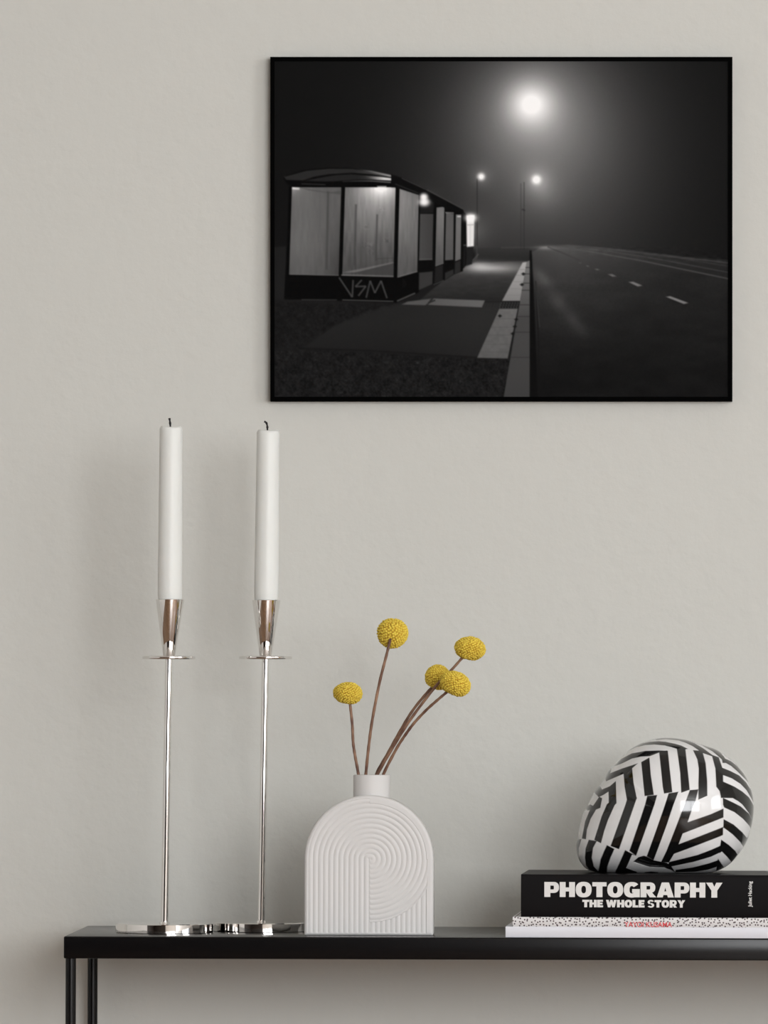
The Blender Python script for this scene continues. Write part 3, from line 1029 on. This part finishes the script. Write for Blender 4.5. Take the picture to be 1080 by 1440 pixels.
# crosswise light slabs
cv.poly([(565, 428), (573, 424), (606, 419.8), (602, 425.8), (598, 429)], lambda x, y: 86, 1.0)
cv.poly([(610, 419.6), (682, 422.4), (677.5, 432), (602, 428.5)], lambda x, y: 88 + 14 * np.clip((x - 605) / 70, 0, 1), 0.8)
cv.line([(602, 426), (612, 422)], 2, 40, 0.8)
for a0 in range(6):
    cv.line([(682 + a0 * 4.2, 423), (679 + a0 * 4.2, 432)], 1.2, 38, 0.7, 0.7)
# paving strip
cv.poly([(671, 503), (702, 434), (728, 434), (714, 504)], lambda x, y: 103 - 12 * np.clip((y - 434) / 70, 0, 1) + 8 * vnoise(x, y, 4, 42), 0.8)
for yy in (448, 460, 471, 484, 495):
    cv.line([(697 - (yy - 446) * 0.45, yy), (727 - (yy - 434) * 0.2, yy)], 0.8, 84, 0.6, 0.8)
cv.poly([(706, 423), (735, 369), (741, 368), (731.5, 423)], lambda x, y: 170 - 42 * np.clip((y - 370) / 54, 0, 1), 0.8)
for yy in (379, 387, 396, 406, 415):
    cv.line([(731 - (yy - 378) * .5, yy), (739 - (yy - 378) * .15, yy)], 0.8, 120, 0.6, 0.6)
for i in range(7):
    for j in range(3):
        cv.poly([(704 + i * 3.9 - j, 425 + j * 3), (706 + i * 3.9 - j, 425 + j * 3), (706 + i * 3.9 - j, 427 + j * 3), (704 + i * 3.9 - j, 427 + j * 3)], 62, 0.9)
cv.poly([(708, 560), (719, 496), (727.5, 445), (731.5, 423), (738.5, 382), (740.5, 368), (745, 366), (745.2, 560)],
        lambda x, y: 70 + 45 * np.clip((450 - y) / 75, 0, 1) - 6 * np.clip((y - 480) / 80, 0, 1), 0.7)
for yy in (376, 385, 398, 408, 428.5, 445, 467, 502.5):
    cv.line([(739 - (yy - 376) * .17, yy), (745, yy)], 1.2, 48, 0.6, 0.8)
for cx, cy in ((726, 449), (721, 469), (724, 459), (703, 444), (736, 385), (734, 400)):
    cv.poly([(cx - 3, cy), (cx, cy - 2.2), (cx + 3, cy), (cx, cy + 2.5)], 26, 1.0)
# kerb face and gutter
cv.poly([(745, 560), (745, 352), (747.3, 352), (749.5, 390), (757, 560)], 18, 1.1)
# road
cv.poly([(748, 354), (765, 345.5), (800, 344.5), (880, 351), (960, 360), (1030, 366), (1030, 565), (758, 565), (750, 390)],
        lambda x, y: 32 + 42 * np.exp(-((y - 347) / 38)) * np.exp(-np.abs(x - 790) / 190) + 13 * np.exp(-((x - 790) / 110.0) ** 2) * np.clip((520 - y) / 120, 0, 1) - 8 * np.clip((y - 420) / 120, 0, 1), 1.2)
for pts, w, a in (([(757, 385), (770, 400), (785, 425), (806, 450), (822, 470)], 13, 17), ([(752, 378), (764, 392)], 10, 12)):
    for (x0, y0), (x1, y1) in zip(pts, pts[1:]):
        for f in np.linspace(0, 1, 6):
            cv.glow(x0 + (x1 - x0) * f, y0 + (y1 - y0) * f, w * 0.75, w * 0.7, a * 0.22 * (1 + 1.6 * float(vnoise(np.array([x0 + (x1 - x0) * f]), np.array([y0 + (y1 - y0) * f]), 9, 8)[0])), 2)
sel, a, x, y = cv.cover([(755, 380), (1030, 380), (1030, 565), (758, 565)], 4)
cv.A[sel] += vnoise(cv.X, cv.Y, 1.7, 5)[sel] * 4 * a + vnoise(cv.X * 0.35, cv.Y, 9, 6)[sel] * 5 * a
cv.line([(753, 395), (757, 470), (758.5, 550)], 1.6, 22, 0.8, 0.8)
cv.line([(752, 392), (756, 430), (759, 460)], 1.2, 60, 0.8, 0.7)
# distant light trails and lane lines
cv.glow(768, 348, 14, 3.0, 46, 2)
for pts, w, v, al in (([(763, 345.5), (800, 344.3), (850, 349), (930, 359), (1030, 370)], 1.6, 74, .8),
                      ([(770, 346.5), (820, 352), (900, 366), (1030, 393)], 1.4, 88, .8),
                      ([(775, 346), (850, 352), (930, 365), (1030, 384)], 1.1, 78, .7),
                      ([(780, 345), (860, 351), (950, 362), (1030, 375)], 1.0, 66, .7),
                      ([(770, 347), (790, 355), (815, 366)], 2.0, 60, .6)):
    cv.line(pts, w, v, 0.9, al)
cv.A += np.where((Y > 346) & (Y < 378) & (X > 800), vnoise(X * .25, Y, 1.6, 9) * 16 * np.exp(-np.abs(Y - 346 - (X - 790) * .085) / 9), 0)
for q, v in (([(936.5, 417.2), (942.5, 416.4), (968, 425.8), (961.5, 427.2)], 124), ([(884, 396.5), (890.5, 396), (903.3, 401.5), (896.8, 402.6)], 118),
             ([(855, 385.6), (861, 385.2), (867, 388.4), (861.3, 389)], 104), ([(836, 378), (840, 377.8), (843.5, 379.3), (839.5, 379.8)], 98),
             ([(824, 373.4), (827, 373.2), (829, 374.6), (825.5, 374.8)], 92), ([(814, 369), (816.5, 369), (818, 370), (815.5, 370.3)], 84)):
    cv.poly(q, v, 0.8)


def z6(*p): return [(380 + x / 4.909, 220 + y / 4.909) for x, y in p]
def z7(*p): return [(540 + x / 4.5, 230 + y / 4.5) for x, y in p]


# poles
cv.line([(671, 251), (671, 363)], 1.1, 40, 0.7, 0.85)
cv.line([(732.5, 258), (732.5, 350)], 1.2, 46, 1.0, 0.45)
cv.line([(737, 256), (737, 350)], 1.3, 42, 1.0, 0.55)
cv.line([(734, 294), (738.5, 296)], 2, 38, 0.8, 0.6)
cv.line([(670.6, 345), (671, 362), (664, 371)], 0.9, 92, 0.7, 0.6)
cv.line([(665, 366), (673, 357)], 1.2, 110, 0.7, 0.6)
# lamps
for cx, cy, r in ((676.7, 248.3, 5.2), (754.3, 252.4, 6.4)):
    g = 255 * np.exp(-(np.hypot(X - cx, Y - cy) / r) ** 2.6)
    cv.A += g * (1 - np.clip(cv.A, 0, 255) / 300)
# roof of the shelter
cv.poly(z6((88, 150), (110, 130), (230, 92), (400, 76), (560, 78), (700, 100), (835, 130), (850, 140), (920, 150), (1020, 200), (1080, 225), (1080, 260), (1020, 262), (865, 215), (150, 215), (110, 180)), 14, 1.0)
cv.poly(z6((95, 140), (250, 98), (400, 84), (560, 84), (700, 104), (830, 132), (835, 142), (700, 122), (560, 112), (400, 122), (300, 140), (225, 165), (110, 160)), lambda x, y: 44 + 70 * np.clip((x - 490) / 60, 0, 1) ** 2, 1.0)
cv.poly(z6((240, 168), (330, 148), (450, 128), (560, 122), (700, 134), (832, 150), (832, 162), (700, 160), (600, 158), (450, 170), (380, 172)), lambda x, y: 38 + 150 * np.clip((x - 500) / 48, 0, 1) ** 2, 1.0)
cv.poly(z6((600, 86), (700, 98), (832, 128), (834, 138), (760, 122), (680, 104)), lambda x, y: 60 + 130 * np.clip((x - 505) / 40, 0, 1), 1.0, .8)
cv.poly(z6((660, 136), (760, 140), (834, 150), (834, 165), (740, 160), (690, 150)), lambda x, y: 80 + 150 * np.clip((x - 518) / 22, 0, 1), 1.2, .9)
cv.line(z6((500, 172), (620, 168), (700, 169), (832, 178)), 1.4, lambda x, y: 50 + 90 * np.clip((x - 490) / 50, 0, 1), 0.9, 0.8)
cv.line(z6((215, 188), (380, 194)), 1.2, 60, 0.8, 0.8)
# body of the shelter
cv.poly(z6((128, 205), (865, 205), (1030, 262), (1030, 930), (1015, 945), (868, 1010), (95, 985), (115, 600)), 13, 0.8)
vf = lambda x, y: 14 * vnoise(x, y * 0.15, 2.5, 12)


def pane1(x, y):
    return 96 + 10 * np.exp(-((x - 425) / 22.0) ** 2) + 70 * np.exp(-np.hypot(x - 413, (y - 264) * 1.2) / 7) - 22 * np.clip((x - 455) / 25, 0, 1) * np.clip((y - 300) / 50, 0, 1) - 14 * np.clip((y - 345) / 50, 0, 1) + vf(x, y) * .5


def pane2(x, y):
    return 98 + 165 * np.exp(-np.hypot((x - 536) / 20, (y - 262) / 15) ** 1.3) + 42 * np.exp(-np.hypot((x - 530) / 42, (y - 280) / 45) ** 2) - 22 * np.clip((y - 325) / 50, 0, 1) + vf(x, y) * 1.1


def pane3(x, y):
    return 96 + 40 * np.exp(-np.hypot((x - 562) / 30, (y - 280) / 60) ** 2) - 12 * np.clip((y - 340) / 40, 0, 1) + vf(x, y) * .9


cv.poly(z6((150, 212), (490, 212), (472, 822), (130, 815)), pane1, 0.7)
cv.poly(z6((200, 212), (400, 246), (490, 236), (490, 262), (400, 252), (260, 232)), 74, 1.2, .6)
cv.line(z6((400, 240), (388, 780)), 3.2, 66, 1.4, .6)
cv.poly(z6((517, 212), (865, 212), (850, 830), (497, 822)), pane2, 0.7)
cv.line(z6((592, 330), (582, 750)), 2.8, 66, 1.2, .65)
cv.line(z6((738, 400), (730, 720)), 2.4, 62, 1.2, .65)
cv.line(z6((740, 705), (850, 700)), 1.2, 60, .9, .5)
cv.poly(z6((500, 800), (850, 728), (850, 735), (600, 800)), 128, 1.0, .6)
cv.poly(z6((560, 806), (850, 738), (850, 820), (700, 816)), 66, 1.3, .85)
for bx, by in ((660, 490), (690, 610), (650, 610), (690, 660), (800, 580), (770, 370)):
    cx, cy = z6((bx, by))[0]
    sel, a, x, y = cv.cover([(cx - 4, cy - 3), (cx + 4, cy - 4), (cx + 4, cy + 3), (cx - 3, cy + 4)], 3)
    cv.A[sel] += a * 26 * vnoise(x, y, 2.0, 31)
cv.line(z6((490, 818), (850, 828)), 1.4, 130, .8, .8)
cv.line(z6((135, 812), (472, 820)), 1.2, 112, .8, .6)
cv.poly(z6((893, 222), (1025, 265), (1015, 795), (877, 835)), pane3, 0.7)
cv.line(z6((880, 832), (1015, 793)), 1.4, 118, .8, .8)
cv.line(z6((215, 988), (460, 990)), 1.4, 64, .8, .8)
cv.line(z6((497, 990), (850, 1000)), 1.6, 76, .8, .9)
cv.line(z6((875, 998), (1000, 943)), 2.0, 82, .8, .9)
# spray-painted letters on the plinth
GR = 74
for pts in (((475, 835), (565, 970)), ((566, 970), (572, 852)), ((632, 852), (588, 898), (660, 895), (608, 962)), ((662, 975), (690, 858), (722, 942), (765, 858), (806, 978))):
    cv.line(z6(*pts), 2.4, GR, .9, .8)
cv.line(z6((915, 905), (922, 850), (936, 880), (925, 900)), 1.2, 30, 1.0, .6)
# further bays
cv.poly(z7((222, 180), (330, 225), (395, 265), (505, 300), (500, 680), (445, 700), (380, 740), (310, 768), (218, 700)), 15, 0.8)
cv.poly(z7((228, 190), (318, 232), (312, 312), (228, 316)), 30, 1.0)
cv.poly(z7((228, 318), (312, 318), (306, 608), (222, 612)), lambda x, y: 74 - 10 * np.clip((x - 590) / 18, 0, 1), 0.8)
cv.line(z7((222, 607), (305, 605)), 1.2, 100, .7, .7)
cv.poly(z7((222, 690), (308, 682), (306, 762), (220, 800)), 56, 1.0)
cv.poly(z7((333, 278), (382, 272), (376, 630), (325, 648)), lambda x, y: 118 - 30 * np.clip((y - 300) / 70, 0, 1) + vf(x, y) * .6, 0.7)
cv.line(z7((325, 648), (376, 630)), 1.2, 120, .7, .7)
cv.poly(z7((325, 655), (374, 640), (372, 735), (318, 757)), 33, .9)
cv.line(z7((312, 766), (378, 738)), 1.4, 70, .7, .8)
cv.poly(z7((392, 310), (441, 318), (438, 608), (386, 612)), lambda x, y: 92 - 8 * np.clip((y - 330) / 40, 0, 1), 0.7)
cv.line(z7((388, 309), (441, 312)), 1.4, 150, .8, .8)
cv.poly(z7((386, 690), (440, 668), (440, 700), (386, 735)), 46, 1.0)
cv.poly(z7((455, 322), (489, 322), (485, 604), (450, 618)), lambda x, y: 112 - 12 * np.clip((y - 320) / 50, 0, 1), 0.7)
cv.line(z7((464, 334), (486, 334)), 1.8, 230, .9, .9)
cv.poly(z7((449, 625), (484, 612), (483, 684), (446, 698)), 42, .9)
cv.poly(z7((495, 300), (521, 318), (522, 640), (495, 672)), 19, .8)
cv.line(z7((504, 516), (520, 516)), 1.6, 100, 1.2, .8)
cv.line(z7((512, 520), (506, 660)), 1.2, 44, 1.0, .7)
# roof edge highlights
cv.poly(z7((46, 66), (60, 72), (110, 88), (500, 288), (505, 312), (395, 285), (215, 195), (80, 152), (46, 150)), 17, .9)
cv.line(z7((112, 92), (300, 180), (500, 288)), 1.1, 78, .7, .8)
cv.line(z7((70, 128), (215, 186)), 1.1, 58, .7, .8)
# small lamps under the roof, lit notice case and sill
for cx, cy, rx, ry in ((596.5, 284, 8, 6), (596, 276.5, 5.8, 5.0)):
    g = 250 * np.exp(-(np.hypot((X - cx) / rx, (Y - cy) / ry)) ** 3)
    cv.A += g * (1 - np.clip(cv.A, 0, 255) / 290)
cv.line(z6((740, 209), (800, 209)), 1.6, 240, 1.6, .9)
cv.line(z6((152, 218), (200, 222)), 2.6, 235, 1.4, .85)
cv.poly(z7((522, 328), (572, 324), (568, 522), (525, 526)), 236, .9)
cv.line(z7((522, 388), (572, 386)), 1.5, 185, .8, .8)
cv.line(z7((546, 392), (545, 522)), 1.0, 205, .8, .6)
g = 255 * np.exp(-(np.hypot((X - 662) / 8.5, (Y - 306) / 6.2)) ** 2.6)
cv.A += g * (1 - np.clip(cv.A, 0, 255) / 270)
cv.poly(z7((524, 530), (566, 527), (556, 636), (522, 645)), 34, .9)
cv.A += vnoise(X, Y, 1.3, 77) * 2.0
A_ = cv.A
A_[:, 1:-1] = .25 * A_[:, :-2] + .5 * A_[:, 1:-1] + .25 * A_[:, 2:]
A_[1:-1] = .25 * A_[:-2] + .5 * A_[1:-1] + .25 * A_[2:]
G = np.clip(cv.A, 0, 255) / 255
G = np.where(G <= 0.04045, G / 12.92, ((G + 0.055) / 1.055) ** 2.4)

pc = at(705, 322, FD)
fr = thing('framed_photograph', 'black framed black-and-white photograph of a foggy night bus shelter and road hung on the wall', 'picture', (pc.x, 0, pc.z))
fr.rotation_euler = (0, -ROLL, 0)
m_frame = mat('black_frame_lacquer', (0.0012, 0.0012, 0.0012, 1), 0.9, spec=0.02)
m_print = attr_mat('photographic_print', 'print', rough=0.9, spec=0.0)


def fx_(px): return (px - 705) * kF
def fz_(py): return (322 - py) * kF


bm = bmesh.new()
o_r = (fx_(380), fx_(1030), fz_(564), fz_(80))
i_r = (fx_(386), fx_(1024), fz_(558), fz_(86))
lo = lambda r: [(r[0], r[2]), (r[1], r[2]), (r[1], r[3]), (r[0], r[3])]
OF = [bm.verts.new((x, -0.014, z)) for x, z in lo(o_r)]
IF = [bm.verts.new((x, -0.014, z)) for x, z in lo(i_r)]
OB = [bm.verts.new((x, -0.0004, z)) for x, z in lo(o_r)]
IB = [bm.verts.new((x, -0.0004, z)) for x, z in lo(i_r)]
for k in range(4):
    j = (k + 1) % 4
    bm.faces.new((OF[k], OF[j], IF[j], IF[k]))
    bm.faces.new((OF[k], OB[k], OB[j], OF[j]))
    bm.faces.new((IF[k], IF[j], IB[j], IB[k]))
    bm.faces.new((OB[k], IB[k], IB[j], OB[j]))
bm_obj('frame_rails', bm, m_frame, fr)
V = np.stack([(X - 705) * kF, np.full_like(X, -0.0125), (322 - Y) * kF], -1).reshape(-1, 3)
me = grid_mesh('photo_print', V, cv.X.shape[1], cv.X.shape[0])
set_gray(me, (G * 0.93 + 0.0).reshape(-1))
link('photo_print', me, m_print, fr)
bm = bmesh.new()
box(bm, fx_(385.8), fx_(1024.2), -0.0115, -0.0004, fz_(558.2), fz_(85.8))
bm_obj('backing_board', bm, m_frame, fr)
